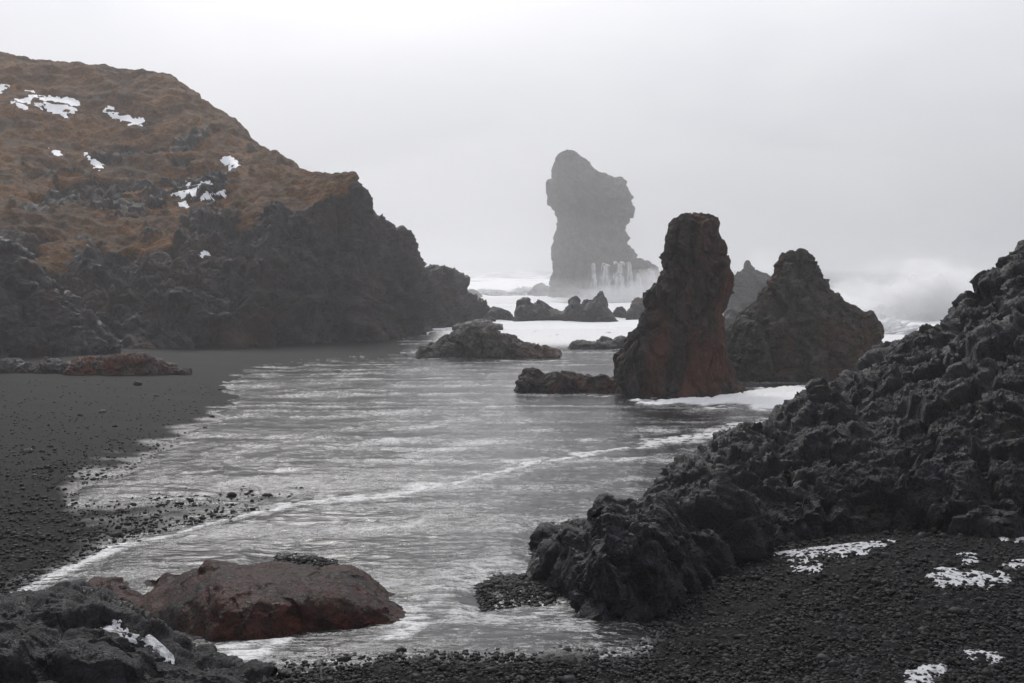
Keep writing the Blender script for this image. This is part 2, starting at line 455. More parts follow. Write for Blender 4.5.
mask = t.ramp(t.math('ADD', foam_a, t.math('MULTIPLY', t.math('SUBTRACT', br, .5), 1.5)), [(.30, 0), (.72, 1)])
c = t.mix(mask, (.055, .068, .068), (.78, .79, .80))
M_sea = t.surf(c, t.math('ADD', .2, t.math('MULTIPLY', mask, .5)), t.bump(t.noise(t.coord((1, 2, 1)), 1.3, 6, .65), .6, .35), .5, IOR=1.33)
sea = mesh_obj('sea', np.stack([sx, sy, sz], -1), grid_faces(*sx.shape), M_sea, origin=np.zeros(3), attrs={'foam': sfoam})
tag(sea, 'foaming white sea fading into the mist', None, None, 'structure')

# ------------------------------------------------------------------ rock builders
def stack(name, prof, Y, m, thick=.9, nu=300, nv=180, size=1.0, amp=.3, seed=1, sq=.75, below=1.0, squash_top=True, **kw):
    """free-standing rock: prof = rows (py, left px, right px) at distance Y, top to bottom"""
    prof = sorted(prof)
    py = np.array([p[0] for p in prof], float); L = np.array([p[1] for p in prof], float); Rr = np.array([p[2] for p in prof], float)
    a = at(L, py, Y); b = at(Rr, py, Y)
    z = a[:, 2]; xc = (a[:, 0] + b[:, 0]) / 2; hw = (b[:, 0] - a[:, 0]) / 2
    s = (z[0] - z); tot = s[-1]
    sv = np.concatenate([np.linspace(0, tot, nv)])
    xcv = pchip(s, xc, sv); hwv = np.maximum(pchip(s, hw, sv), .02); zv = z[0] - sv
    # close the top and run the foot below the ground
    ntop = 14
    tt = np.linspace(0, 1, ntop, endpoint=False)
    xcv = np.concatenate([np.full(ntop, xcv[0]), xcv, [xcv[-1]]]); zt = zv[0] + hwv[0] * .25 * (1 - tt ** 2)
    hwv = np.concatenate([hwv[0] * np.maximum(tt, .01), hwv, [hwv[-1] * 1.06]]); zv = np.concatenate([zt, zv, [zv[-1] - below]])
    ph = np.linspace(0, 2 * np.pi, nu, endpoint=False)
    cx = np.sign(np.cos(ph)) * np.abs(np.cos(ph)) ** sq; cyy = np.sign(np.sin(ph)) * np.abs(np.sin(ph)) ** sq
    k = gaussian_smooth(hwv, 9) * thick
    X = xcv[None] + cx[:, None] * hwv[None]; YY = Y + cyy[:, None] * k[None]; Z = np.broadcast_to(zv[None], X.shape)
    P = np.stack([X, YY, Z], -1)
    N = normals(P, True)
    C = np.stack([xcv, np.full_like(xcv, Y), zv], -1)[None]
    if ((P - C) * N).sum() < 0: N = -N
    d = craggy(P, size, amp, seed, swell=.1, **kw)
    P = P + N * d[..., None]
    return mesh_obj(name, P, grid_faces(nu, P.shape[1], True)[:, ::-1], m, origin=np.array([xc[-1], Y, z[-1]]))

def gaussian_smooth(a, n):
    k = np.hanning(n + 2)[1:-1]; k /= k.sum()
    return np.convolve(np.pad(a, n // 2, 'edge'), k, 'valid')

def net_ridge(name, cols, m, nu=300, nvf=160, nvb=40, back=6.0, size=1.0, amp=.3, seed=1, below=.6, knots=None, endsoft=0, attr_fn=None, smooth=True, soft=0, **kw):
    """long rock or hill: each column = (px, [(py, Y) from the foot to the crest]); the far side falls away behind"""
    px = np.array([c[0] for c in cols], float)
    K = np.array([[at(c[0], p[0], p[1]) for p in c[1]] for c in cols])          # (ncol, nk, 3)
    bk = back if hasattr(back, '__len__') else [back] * len(cols)
    foot = K[:, :1].copy(); foot[:, :, 2] -= below
    crest = K[:, -1:]
    b1 = crest.copy(); b2 = crest.copy()
    for i, c in enumerate(cols):
        hgt = max(crest[i, 0, 2] - K[i, 0, 2], 0)
        d = crest[i, 0] - CAM; d[2] = 0; d /= np.linalg.norm(d)
        b1[i, 0] += d * bk[i] * .45; b1[i, 0, 2] -= hgt * .3
        b2[i, 0] += d * bk[i]; b2[i, 0, 2] = min(K[i, 0, 2], crest[i, 0, 2]) - below - .5
    K = np.concatenate([foot, K, b1, b2], 1)
    u = np.linspace(px[0], px[-1], nu)
    nk = K.shape[1]
    Ku =  np.stack([np.stack([np.interp(u, px, K[:, j, a]) for a in range(3)], -1) for j in range(nk)], 1)   # (nu, nk, 3)
    if soft:
        for j in range(nk):
            for a in range(3): Ku[:, j, a] = gaussian_smooth(Ku[:, j, a], soft)
    nf = nk - 3
    vk = np.arange(nk, dtype=float)
    vv = np.concatenate([np.linspace(0, 1, 6)[:-1], np.linspace(1, nf, nvf)[:-1], np.linspace(nf, nk - 1, nvb)])
    P = np.transpose(pchip(vk, np.transpose(Ku, (1, 0, 2)), vv), (1, 0, 2))
    N = normals(P)
    j = P.shape[1] // 3
    if (N * (CAM - P)).sum(-1)[:, :j].mean() < 0: N = -N
    d = craggy(P, size, amp, seed, **kw)
    if endsoft:
        e = np.minimum(np.arange(nu), np.arange(nu)[::-1]); d = d * sstep(0, endsoft, e)[:, None]
    if attr_fn is not None:
        d, at_ = attr_fn(P, N, d)
    else: at_ = None
    P2 = P + N * d[..., None]
    o = mesh_obj(name, P2, grid_faces(nu, P.shape[1]), m, attrs=at_, smooth=smooth)
    return o, P2, N

def mound(name, crest, base, Yb, m, dY=1.5, backd=2.0, **kw):
    """low rock seen from the front: crest and foot outlines in pixels sharing px columns"""
    pxs = sorted(set([c[0] for c in crest] + [b[0] for b in base]))
    cp = np.interp(pxs, [c[0] for c in crest], [c[1] for c in crest]); bp = np.interp(pxs, [b[0] for b in base], [b[1] for b in base])
    cols = []
    for x, c, b in zip(pxs, cp, bp):
        yb = Yb(x, b) if callable(Yb) else Yb
        c = min(c, b - .5); h = b - c
        f = min(1, h / 12)
        cols.append((x, [(b, yb), (b - h * .55, yb + dY * .16 * f), (b - h * .88, yb + dY * .55 * f), (c, yb + dY * f)]))
    return net_ridge(name, cols, m, back=backd, **kw)

def blur(P, n):
    k = np.hanning(2 * n + 3)[1:-1]; k /= k.sum()
    for ax in (0, 1):
        P = np.apply_along_axis(lambda a: np.convolve(np.pad(a, n, 'edge'), k, 'valid'), ax, P)
    return P

def patch(name, Pg, sd, m, lift, faces=None, parent=None):
    """a thin lying patch cut from a surface grid where sd > 0; lift in metres at its middle"""
    nu, nv = sd.shape
    N = normals(Pg)
    if (N * (CAM - Pg)).sum(-1)[sd > 0].mean() < 0: N = -N
    h = lift * (np.clip(sd, -3, 3) / 3)
    V = Pg + N * h[..., None]
    f = grid_faces(nu, nv)
    k = (sd.reshape(-1)[f] > -1.5).all(1)
    if k.sum() == 0: return None
    cell = k.reshape(nu - 1, nv - 1); lab = np.zeros(cell.shape, int); sizes = []
    for i, j in zip(*np.nonzero(cell)):
        if lab[i, j]: continue
        c = len(sizes) + 1; lab[i, j] = c; st_ = [(i, j)]; cnt = 0
        while st_:
            p, q = st_.pop(); cnt += 1
            for a, b in ((p + 1, q), (p - 1, q), (p, q + 1), (p, q - 1)):
                if 0 <= a < nu - 1 and 0 <= b < nv - 1 and cell[a, b] and not lab[a, b]:
                    lab[a, b] = c; st_.append((a, b))
        sizes.append(cnt)
    if len(sizes) <= 12 or name == 'ice_patch':
        k = (lab == 1 + int(np.argmax(sizes))).reshape(-1)
    return mesh_obj(name, V, f[k], m, parent=parent)

# ------------------------------------------------------------------ rock materials
M_ridge = rock_mat('blue_black_basalt', (.004, .004, .0055), (.0155, .0165, .0215), (.016, .0145, .0145), .6, .3, (.32, .65), .9, .34)
M_stack = rock_mat('rusty_black_lava', (.011, .0095, .0095), (.038, .031, .030), (.105, .046, .031), 1.5, .56, (.5, .85), .9, vz=.32)
M_pyr = rock_mat('brown_lava', (.018, .016, .015), (.056, .050, .047), (.080, .046, .034), 2.0, .5, (.5, .85), .9, vz=.6)
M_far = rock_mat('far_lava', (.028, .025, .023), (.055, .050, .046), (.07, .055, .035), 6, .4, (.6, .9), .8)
M_sker = rock_mat('wet_black_lava', (.018, .017, .018), (.045, .042, .043), (.060, .034, .028), 1.2, .35, (.35, .75), .8)
M_brown = rock_mat('red_brown_scoria', (.022, .0085, .0065), (.052, .0165, .011), (.022, .017, .0175), .4, .45, (.25, .55), 1.0)
M_redbeach = rock_mat('red_beach_lava', (.024, .018, .017), (.065, .050, .047), (.125, .046, .028), .7, .62, (.5, .8), .8)
M_black = rock_mat('smooth_wet_basalt', (.005, .005, .006), (.017, .017, .020), (.026, .026, .029), .5, .2, (.35, .6), .7, .16)

t = NT('snow'); v = t.coord()
M_snow = t.surf(t.mix(t.noise(v, 3, 4), (.68, .70, .74), (.82, .83, .85)), .6, t.bump(t.noise(v, 8, 5, .6), .5, .1), .3)
t = NT('grey_snow'); v = t.coord()
M_slush = t.surf(t.mix(t.ramp(t.noise(v, 18, 5, .7), [(.36, 0), (.52, 1)]), (.09, .09, .095), (.50, .51, .53)), .6, t.bump(t.noise(v, 30, 5, .65), .6, .03), .3)

# ------------------------------------------------------------------ the grassy headland on the left
HC = [(-330, [(354, 46), (300, 50), (235, 60), (125, 86), (35, 118)]),
      (-160, [(350, 52), (300, 55), (235, 64), (130, 90), (42, 120)]),
      (0, [(347, 57), (300, 60), (245, 67), (145, 92), (56, 122)]),
      (80, [(346, 59), (302, 62), (248, 70), (155, 94), (63, 121)]),
      (150, [(346, 61), (306, 63.5), (255, 69), (168, 92), (73, 119)]),
      (172, [(346, 61.5), (307, 64), (257, 69), (175, 90), (76, 118)]),
      (205, [(345, 63), (310, 65), (262, 69), (190, 85), (100, 114)]),
      (250, [(344, 65), (312, 66.5), (268, 69), (210, 77), (134, 106)]),
      (285, [(344, 67), (312, 68.5), (268, 70.5), (212, 75), (160, 92)]),
      (305, [(344, 68), (311, 69.5), (266, 71.5), (212, 75), (167, 86)]),
      (330, [(344, 69), (308, 71), (263, 73), (213, 75.5), (169, 81)]),
      (355, [(343, 70), (306, 72), (262, 74), (215, 76), (172, 79)]),
      (364, [(343, 71), (306, 73), (264, 75), (222, 76.5), (190, 78.5)]),
      (374, [(342, 72), (308, 74), (268, 76), (235, 78), (214, 80)]),
      (390, [(341, 75), (312, 77), (280, 79), (254, 81), (234, 83)]),
      (405, [(339, 78), (314, 80), (288, 82), (264, 84), (245, 86)]),
      (416, [(336, 81), (315, 83), (296, 85), (280, 87), (265, 89)]),
      (426, [(333, 84), (314, 86), (297, 88), (282, 90), (270, 92)]),
      (434, [(330, 87), (313, 89), (296, 91), (280, 93), (263, 95)]),
      (442, [(328, 90), (312, 91.5), (296, 93), (281, 95), (268, 97)]),
      (455, [(325, 93), (312, 94.5), (300, 96), (288, 98), (278, 100)]),
      (468, [(322, 97), (314, 98), (306, 99), (298, 101), (292, 103)]),
      (482, [(320, 101), (317, 102), (314, 103), (311, 104), (308, 105)]),
      (494, [(319, 104), (318.6, 104.4), (318.2, 104.8), (317.8, 105.2), (317.4, 105.6)])]
def hill_attr(P, N, d):
    hx, hy = project(P)
    n = fbm(P * .12, 5, 211); n2 = fbm(P * .45, 4, 215)
    # grass keeps to the upper slope; the seaward face and the foot are bare rock
    edge = np.interp(hx, [-400, 0, 60, 120, 180, 240, 300, 345, 380], [235, 238, 262, 256, 246, 232, 206, 186, 160])
    g = sstep(-12, 16, edge - hy + 46 * n + 18 * n2)
    band = poly_sd(hx, hy, [(30, 175), (110, 168), (190, 160), (260, 172), (230, 205), (150, 215), (60, 222), (30, 205)])
    g = g * (1 - .85 * sstep(-14, 10, band + 34 * n + 16 * n2) * sstep(-.30, .1, n2))
    flut = ridged(P * np.array([.24, .24, .05]), 4, 231)
    bare = sstep(.15, .7, 1 - g)
    flut = flut * (1 - .8 * np.abs(N[..., 2])) * (1 - .8 * np.exp(-((np.arange(P.shape[1]) - 434) / 40.0) ** 2))[None]
    low = craggy(P, 1.5, .34, 240, levels=3)
    soft = .6 * fbm(P * .16, 4, 250) + .30 * fbm(P * .7, 4, 255) + .3 * craggy(P, 2.2, .35, 258, levels=2)
    d = bare * (d + 1.4 * flut + low) + (1 - bare) * soft
    d = d - .1
    return d, {'grass': g}
t = NT('headland_moss_and_lava'); v = t.coord()
g = t.attr('grass')
gn = t.noise(v, .22, 6, .62, .4); gf = t.noise(v, 2.2, 6, .7)
moss = t.mix(t.ramp(gn, [(.34, 0), (.66, 1)]), (.066, .034, .015), (.33, .150, .038))
moss = t.mix(t.ramp(gf, [(.40, .65), (.60, 0)]), moss, (.030, .021, .014))
tf = t.noise(v, 8, 4, .75)
moss = t.mix(t.ramp(tf, [(.36, .6), (.52, 0)]), moss, (.035, .024, .014))
moss = t.mix(t.ramp(tf, [(.56, 0), (.72, .5)]), moss, (.26, .18, .09))
pale = t.ramp(t.noise(v, .6, 5, .6), [(.62, 0), (.75, .6)])
moss = t.mix(pale, moss, (.17, .125, .075))
rk = t.mix(t.ramp(t.math('ADD', t.math('MULTIPLY', t.noise(v, 1.6, 7, .7), .6), t.math('MULTIPLY', t.noise(t.coord((1.3, 1.3, .22)), .8, 6, .65), .4)), [(.40, 0), (.60, 1)]), (.008, .0075, .008), (.066, .062, .064))
rk = t.mix(t.ramp(t.noise(v, .28, 5, .65, .6), [(.46, 0), (.64, .85)]), rk, (.058, .031, .020))
gm = t.ramp(t.math('ADD', g, t.math('MULTIPLY', t.math('SUBTRACT', gf, .5), .9)), [(.38, 0), (.62, 1)])
c = t.mix(gm, rk, moss)
h = t.math('ADD', t.noise(v, 5, 8, .72), t.math('MULTIPLY', t.noise(v, 1.2, 6, .65), 1.2))
M_hill = t.surf(c, t.math('ADD', .62, t.math('MULTIPLY', gm, .25)), t.bump(h, 1.0, .5), .3)
hill, HP, HN = net_ridge('hill', HC, M_hill, nu=620, nvf=430, nvb=40, back=30, size=4.0, amp=.95, seed=21, below=1.5, levels=3, stretch=(1, 1, 2.4), attr_fn=hill_attr)
tag(hill, 'tall headland of rusty brown moss over a dark lava cliff', None, None, 'structure')

# snow lying on the slope
HS = HP.copy(); HS[:, 5:] = blur(HP[:, 5:], 5)
hpx, hpy = project(HS)
sn = fbm(HP * 1.3, 5, 301, .65)
SN = [('large wedge-shaped snow patch high on the brown slope', [(28, 93), (40, 96), (60, 97), (79, 100), (78, 110), (66, 117), (52, 114), (40, 106)]),
      ('narrow bent snow strip left of the large wedge of snow', [(10, 97), (22, 100), (26, 90), (33, 92), (30, 104), (28, 113), (18, 108), (8, 101)]),
      ('long tapering snow patch right of the large wedge of snow', [(100, 110), (110, 106), (118, 112), (132, 116), (146, 120), (140, 126), (126, 123), (114, 117)]),
      ('broad branching snow patch above the cliff edge', [(170, 192), (184, 190), (186, 177), (196, 181), (208, 178), (214, 188), (229, 188), (224, 196), (206, 199), (190, 197), (172, 195)]),
      ('small scattered snow patch between dark rocks above the broad one', [(222, 158), (230, 155), (236, 160), (240, 168), (230, 170), (225, 165)]),
      ('thin slanting snow streak in the middle of the slope', [(84, 153), (92, 156), (98, 161), (105, 167), (98, 169), (90, 162)]),
      ('tiny snow fleck left of the thin slanting streak', [(50, 147), (57, 149), (61, 153), (55, 154)]),
      ('snow patch cut off by the left edge of the photo', [(-40, 84), (4, 84), (9, 89), (2, 93), (-30, 92)]),
      ('tiny snow fleck just below the broad branching patch', [(179, 203), (185, 202), (188, 208), (181, 209)]),
      ('lone snow fleck low on the dark cliff', [(200, 253), (207, 251), (210, 257), (203, 260)])]
for lab, poly in SN:
    s_ = poly_sd(hpx, hpy, poly)
    s_[:, :4] = -99; s_[:, -38:] = -99
    o = patch('snow_patch', HS, s_ + min(1, .35 + np.ptp([q[0] for q in poly]) / 40) * 3.8 * sn + .2, M_snow, .07)
    if o: tag(o, lab, 'snow patch', 'snow patches on the headland slope')

# ------------------------------------------------------------------ sea stacks
far_prof = [(153.5, 564, 577), (157, 557, 585), (163, 554, 591), (172, 551, 603), (180, 550, 621), (190, 549, 630), (198, 550, 634), (210, 553, 632),
            (220, 556, 628), (229, 555, 623), (238, 554, 626), (249, 553, 634), (257, 552, 638), (266, 552, 640), (280, 551, 640), (303, 548, 644)]
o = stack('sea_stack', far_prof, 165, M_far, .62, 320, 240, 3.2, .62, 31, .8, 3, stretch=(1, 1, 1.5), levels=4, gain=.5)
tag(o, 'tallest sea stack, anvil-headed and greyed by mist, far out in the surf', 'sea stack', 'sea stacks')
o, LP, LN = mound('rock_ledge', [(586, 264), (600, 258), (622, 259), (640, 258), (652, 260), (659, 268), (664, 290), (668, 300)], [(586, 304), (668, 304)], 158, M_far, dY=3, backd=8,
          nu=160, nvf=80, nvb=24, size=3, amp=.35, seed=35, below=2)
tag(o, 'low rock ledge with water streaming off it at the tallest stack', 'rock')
near_prof = [(217, 680, 706), (220, 674, 715), (226, 672, 719), (236, 669, 722), (247, 666, 725), (256, 664, 722), (264, 661, 727), (274, 658, 731), (284, 656, 730),
             (294, 644, 727), (304, 642, 723), (314, 640, 725), (326, 636, 727), (338, 628, 727), (350, 624, 727), (362, 621, 727), (376, 618, 732), (388, 614, 741), (399, 610, 747)]
o = stack('sea_stack', near_prof, 36.5, M_stack, .85, 420, 300, 1.0, .26, 47, .7, 1.0, stretch=(1, 1, 2.3), levels=4)
tag(o, 'dark upright rock pillar with rusty sides standing at the waterline', 'sea stack', 'sea stacks')
pyr_prof = [(252, 790, 802), (255, 784, 808), (260, 780, 812), (268, 777, 817), (276, 773, 821), (284, 765, 827), (293, 762, 836), (300, 758, 843), (310, 749, 858), (322, 738, 870),
            (335, 731, 876), (350, 728, 880), (368, 726, 882), (390, 724, 884)]
o = stack('sea_stack', pyr_prof, 43, M_pyr, .75, 420, 260, 1.1, .27, 51, .8, 1.0, levels=4, stretch=(1, 1, 1.5))
tag(o, 'brown cone-shaped rock with a knobbed peak right of the dark pillar', 'sea stack', 'sea stacks')
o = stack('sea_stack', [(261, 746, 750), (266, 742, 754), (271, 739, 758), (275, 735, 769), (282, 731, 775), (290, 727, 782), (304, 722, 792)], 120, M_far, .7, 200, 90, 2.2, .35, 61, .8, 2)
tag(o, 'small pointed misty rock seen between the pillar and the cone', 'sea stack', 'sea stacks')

# ------------------------------------------------------------------ rocks in the surf
G = 'low rocks awash in the surf'
def skerry(label, crest, by, Y, m=M_sker, dY=1.5, backd=2.5, size=1.0, amp=.18, seed=1, nu=160, nvf=60, **kw):
    xs = (crest[0][0], crest[-1][0])
    o, _, _ = mound('surf_rock', crest, [(xs[0], by), (xs[1], by)], Y, m, dY=dY, backd=backd, nu=nu, nvf=nvf, nvb=20, size=size, amp=amp, seed=seed, below=.8, **kw)
    return tag(o, label, 'rock', G)
skerry('jagged twin-humped dark reef in white water below the tallest stack', [(512, 321), (519, 302), (527, 300), (534, 304), (539, 299), (546, 303), (553, 306), (562, 309), (570, 300), (576, 297), (581, 304), (588, 299), (594, 300), (601, 292), (606, 303), (612, 312), (618, 322)],
       323, 96, dY=3, backd=4, size=1.8, amp=.28, seed=71, nu=220, nvf=80)
skerry('flat black reef at the left foot of the dark pillar', [(568, 349), (573, 341), (582, 340), (592, 342), (603, 337), (612, 340), (622, 335), (632, 338), (642, 345), (648, 349)], 349.5, 62, dY=2, size=1.2, amp=.16, seed=73)
skerry('broad dark rock with reddish front on the wet sand left of the reefs', [(416, 356), (428, 347), (440, 340), (452, 332), (462, 326), (470, 323), (480, 325), (490, 323), (496, 330), (506, 335), (518, 340), (532, 346), (545, 350), (560, 356)],
       358, 55, M_pyr, dY=2.5, backd=3, size=1.2, amp=.24, seed=75, nu=280, nvf=110)
skerry('low rounded dark rock touching the pillar base', [(514, 391), (519, 377), (526, 371), (536, 372), (546, 377), (556, 374), (568, 373), (580, 375), (592, 378), (604, 374), (616, 376), (626, 388)],
       398, 36.6, M_stack, dY=1.2, backd=1.5, size=.7, amp=.13, seed=77, nu=240, nvf=90)
skerry('faint low rock in the mist left of the tallest stack', [(528, 293), (534, 286), (541, 284), (548, 286), (554, 294)], 295, 178, M_far, dY=4, backd=5, size=2, amp=.3, seed=79, nu=80, nvf=30)
skerry('tiny dark rock right of the twin-humped reef', [(613, 312), (617, 307), (622, 306), (627, 312)], 312.5, 112, dY=1, size=.8, amp=.12, seed=81, nu=60, nvf=30)
skerry('dark hump half hidden behind the left edge of the pillar', [(626, 312), (632, 303), (639, 298), (648, 297), (660, 304), (668, 313)], 314, 108, dY=2, size=1.3, amp=.2, seed=83, nu=90, nvf=40)
skerry('small misty rock beyond the tip of the headland', [(460, 295), (465, 290), (472, 289), (478, 291), (482, 295)], 295.5, 178, M_far, dY=2, size=1.3, amp=.25, seed=85, nu=60, nvf=24)
skerry('low rock trailing off the tip of the headland', [(484, 315), (490, 309), (498, 306), (506, 309), (513, 314)], 315, 104, dY=2, size=1.2, amp=.2, seed=87, nu=80, nvf=30)
skerry('flat slab at the water edge below the headland tip', [(452, 328), (464, 322), (476, 320), (490, 321), (503, 325)], 328, 84, dY=2, size=1.2, amp=.14, seed=89, nu=90, nvf=30)
skerry('dark rock in the gap between pillar and cone', [(722, 320), (729, 309), (737, 307), (745, 312), (754, 321)], 322, 88, dY=2, size=1.2, amp=.2, seed=91, nu=80, nvf=30)

# ------------------------------------------------------------------ the black rock ridge on the right
def Yg(px, py):
    return float(hit(np.array([px]), np.array([py]))[0, 1])
RC = []
for px, cr, cY, base in [(650, 540, 11.6, 580), (664, 492, 12.2, 580), (689, 478, 12.6, 590), (707, 463, 13.0, 582), (720, 448, 13.4, 575), (741, 443, 13.8, 562),
                         (763, 442, 14.2, 550), (766, 431, 14.4, 548), (776, 426, 14.6, 544), (793, 419, 14.9, 541), (811, 398, 15.3, 539), (818, 386, 15.4, 538), (838, 382, 15.8, 536), (850, 370, 16.0, 535),
                         (862, 366, 16.2, 534), (872, 355, 16.5, 533), (892, 343, 16.9, 531), (910, 337, 17.2, 530), (924, 331, 17.4, 529), (944, 322, 17.8, 529), (957, 306, 18.0, 530), (964, 295, 18.1, 531),
                         (982, 285, 18.4, 532), (988, 275, 18.5, 533), (1004, 268, 18.6, 534), (1012, 255, 18.8, 535), (1026, 246, 19, 536), (1070, 236, 19.3, 538), (1130, 228, 19.6, 542), (1220, 222, 20, 550)]:
    cr += 5; yb = Yg(px, base); h = base - cr; dY_ = cY - yb
    RC.append((px, [(base, yb), (base - h * .30, yb + dY_ * .10), (base - h * .58, yb + dY_ * .30), (base - h * .84, yb + dY_ * .68), (cr, cY)]))
ridge, RP, RN = net_ridge('rock_ridge', RC, M_ridge, nu=760, nvf=420, nvb=170, back=5, size=.95, amp=.24, seed=111, below=.6, levels=5, stretch=(1, 1, 2.2), crack=.6, rough=.10, gain=.50, smooth=False)
tag(ridge, 'big blue-black fractured lava ridge climbing to the right edge', 'rock ridge')
o, KP, KN = mound('boulder', [(536, 590), (542, 556), (552, 548), (566, 545), (580, 534), (590, 518), (598, 503), (606, 497), (614, 505), (626, 509), (640, 503), (656, 494), (668, 502), (680, 520), (694, 545), (708, 565), (722, 582)],
          [(536, 592), (545, 592), (556, 606), (568, 622), (590, 627), (628, 627), (664, 617), (690, 602), (708, 590), (722, 583)], lambda x, b: Yg(x, b), M_ridge, dY=1.5, backd=1.6,
          nu=380, nvf=260, nvb=110, size=.6, amp=.13, seed=121, below=.4, levels=4, stretch=(1, 1, 2.2), crack=.6, rough=.10, gain=.50, smooth=False)
tag(o, 'lower black rock knob jutting into the backwash in front of the ridge', 'rock')

# ------------------------------------------------------------------ rocks on the beach at the left
o, OP, ON = net_ridge('rock_outcrop', [(-260, [(350, 44), (300, 45), (255, 47), (215, 50)]), (-60, [(349, 48), (305, 49.5), (262, 51), (228, 54)]), (0, [(349, 50.5), (310, 51.5), (272, 52.5), (240, 55)]), (20, [(349, 51), (312, 52), (278, 53), (252, 55)]),
                                   (45, [(348.5, 52), (316, 53), (288, 54), (270, 55.5)]), (62, [(348, 52.6), (322, 53.4), (300, 54.2), (284, 55.6)]), (82, [(347.5, 53.2), (330, 54), (316, 54.6), (304, 55.6)]), (104, [(347, 54), (339, 54.5), (332, 55), (326, 55.8)]), (122, [(346.5, 55), (345, 55.3), (343.5, 55.6), (342, 56)])],
                  M_sker, nu=300, nvf=170, nvb=20, back=4, size=1.8, amp=.42, seed=131, below=.8, levels=4)
tag(o, 'dark lava outcrop at the foot of the slope by the left edge', 'rock outcrop')
BR = 'red and black rocks lying on the sand'
def brock(label, crest, by, m, dY=.8, seed=1, size=.6, amp=.12, nu=150, nvf=60):
    o, _, _ = mound('beach_rock', crest, [(crest[0][0], by), (crest[-1][0], by)], lambda x, b: Yg(x, by), m, dY=dY, backd=1.2, nu=nu, nvf=nvf, nvb=16, size=size, amp=amp, seed=seed, below=.4)
    return tag(o, label, 'rock', BR)
brock('dark grey low rock at the left edge of the sand', [(-30, 365), (-10, 358), (8, 357), (20, 360), (30, 362), (38, 371)], 373, M_sker, seed=141)
brock('dark rock between the left edge rock and the long red one', [(34, 372), (42, 362), (54, 359), (66, 362), (74, 372)], 373.5, M_sker, seed=143)
brock('long rust-red rock on the sand at the foot of the outcrop', [(62, 375), (70, 362), (84, 357), (98, 359), (112, 354), (128, 352), (144, 354), (158, 359), (170, 364), (182, 368), (192, 370)], 375, M_redbeach, seed=145, nu=240, nvf=70, amp=.16)
brock('small reddish rock behind the long red one', [(86, 347), (94, 340), (106, 338), (116, 342), (124, 348)], 349, M_redbeach, seed=147, nu=90, nvf=40)
brock('flat reddish slab at the base of the cliff', [(126, 348), (136, 343), (148, 342), (158, 348)], 349, M_redbeach, seed=149, nu=80, nvf=30, amp=.08)

# ------------------------------------------------------------------ foreground boulders
br_b = lambda x, b: Yg(x, b)
o, BP, BN = mound('boulder', [(118, 606), (138, 594), (165, 584), (186, 577), (205, 568), (222, 564), (240, 566), (262, 571), (300, 572), (330, 570), (350, 573), (366, 582), (384, 596), (400, 609), (416, 625)],
          [(118, 610), (150, 626), (185, 640), (215, 647), (250, 647), (300, 641), (350, 635), (390, 630), (412, 628)], br_b, M_brown, dY=1.0, backd=.8,
          nu=420, nvf=220, nvb=40, size=.7, amp=.045, seed=155, below=.25, levels=4, crack=.2, rough=.6, soft=25, stretch=(1.5, 1, .8), gain=.42)
tag(o, 'wet red-brown boulder lying in the backwash', 'boulder')
o, _, _ = mound('boulder', [(68, 600), (78, 590), (92, 586), (112, 585), (126, 588), (140, 596), (146, 606)], [(68, 603), (146, 609)], br_b, M_brown, dY=.5, backd=.5,
          nu=120, nvf=60, nvb=20, size=.3, amp=.035, seed=153, below=.2)
tag(o, 'small red rock beside the left end of the red-brown boulder', 'boulder')
FB = [(-140, [(760, 4.6), (720, 4.8), (680, 5.1), (655, 5.5)]), (-60, [(790, 4.4), (720, 4.7), (665, 5.1), (634, 5.6)]), (0, [(800, 4.3), (720, 4.7), (650, 5.2), (612, 5.8)]), (30, [(800, 4.3), (715, 4.7), (640, 5.3), (601, 5.9)]),
      (58, [(800, 4.35), (712, 4.75), (634, 5.35), (592, 6.0)]), (82, [(800, 4.4), (712, 4.8), (640, 5.3), (596, 6.0)]), (104, [(800, 4.4), (715, 4.8), (645, 5.3), (602, 5.95)]), (130, [(790, 4.5), (720, 4.85), (655, 5.3), (616, 5.85)]),
      (165, [(780, 4.6), (725, 4.9), (668, 5.3), (635, 5.75)]), (205, [(765, 4.7), (728, 4.95), (686, 5.25), (655, 5.6)]), (240, [(750, 4.8), (730, 5.0), (702, 5.2), (678, 5.5)]), (270, [(740, 4.95), (730, 5.05), (720, 5.15), (706, 5.3)])]
fb, FP, FN = net_ridge('boulder', FB, M_black, nu=420, nvf=300, nvb=40, back=.9, size=.55, amp=.10, seed=163, below=.3, levels=4, crack=.3, rough=.4, stretch=(1.6, 1, .8), gain=.42)
tag(fb, 'blue-black wet boulder filling the bottom left corner', 'boulder')
FP = blur(FP, 12); fpx, fpy = project(FP); fn = fbm(FP * np.array([6, 10, 10]), 5, 401, .65)
for lab, poly in [('thin ice smear across the crest of the black boulder', [(100, 626), (128, 628), (148, 634), (136, 641), (112, 637)]),
                  ('narrow white ice streak on the right flank of the black boulder', [(140, 640), (152, 634), (172, 645), (196, 660), (214, 674), (200, 676), (176, 662), (150, 652)]),
                  ('small ice fleck near the top of the black boulder', [(106, 610), (122, 612), (126, 619), (114, 620)])]:
    s_ = poly_sd(fpx, fpy, poly); s_[:, -36:] = -99
    o = patch('ice_patch', FP, np.minimum(s_, 6) + 6 * fn - 1.0, M_slush, .012)
    if o: tag(o, lab, 'ice patch', 'ice on the black boulder')

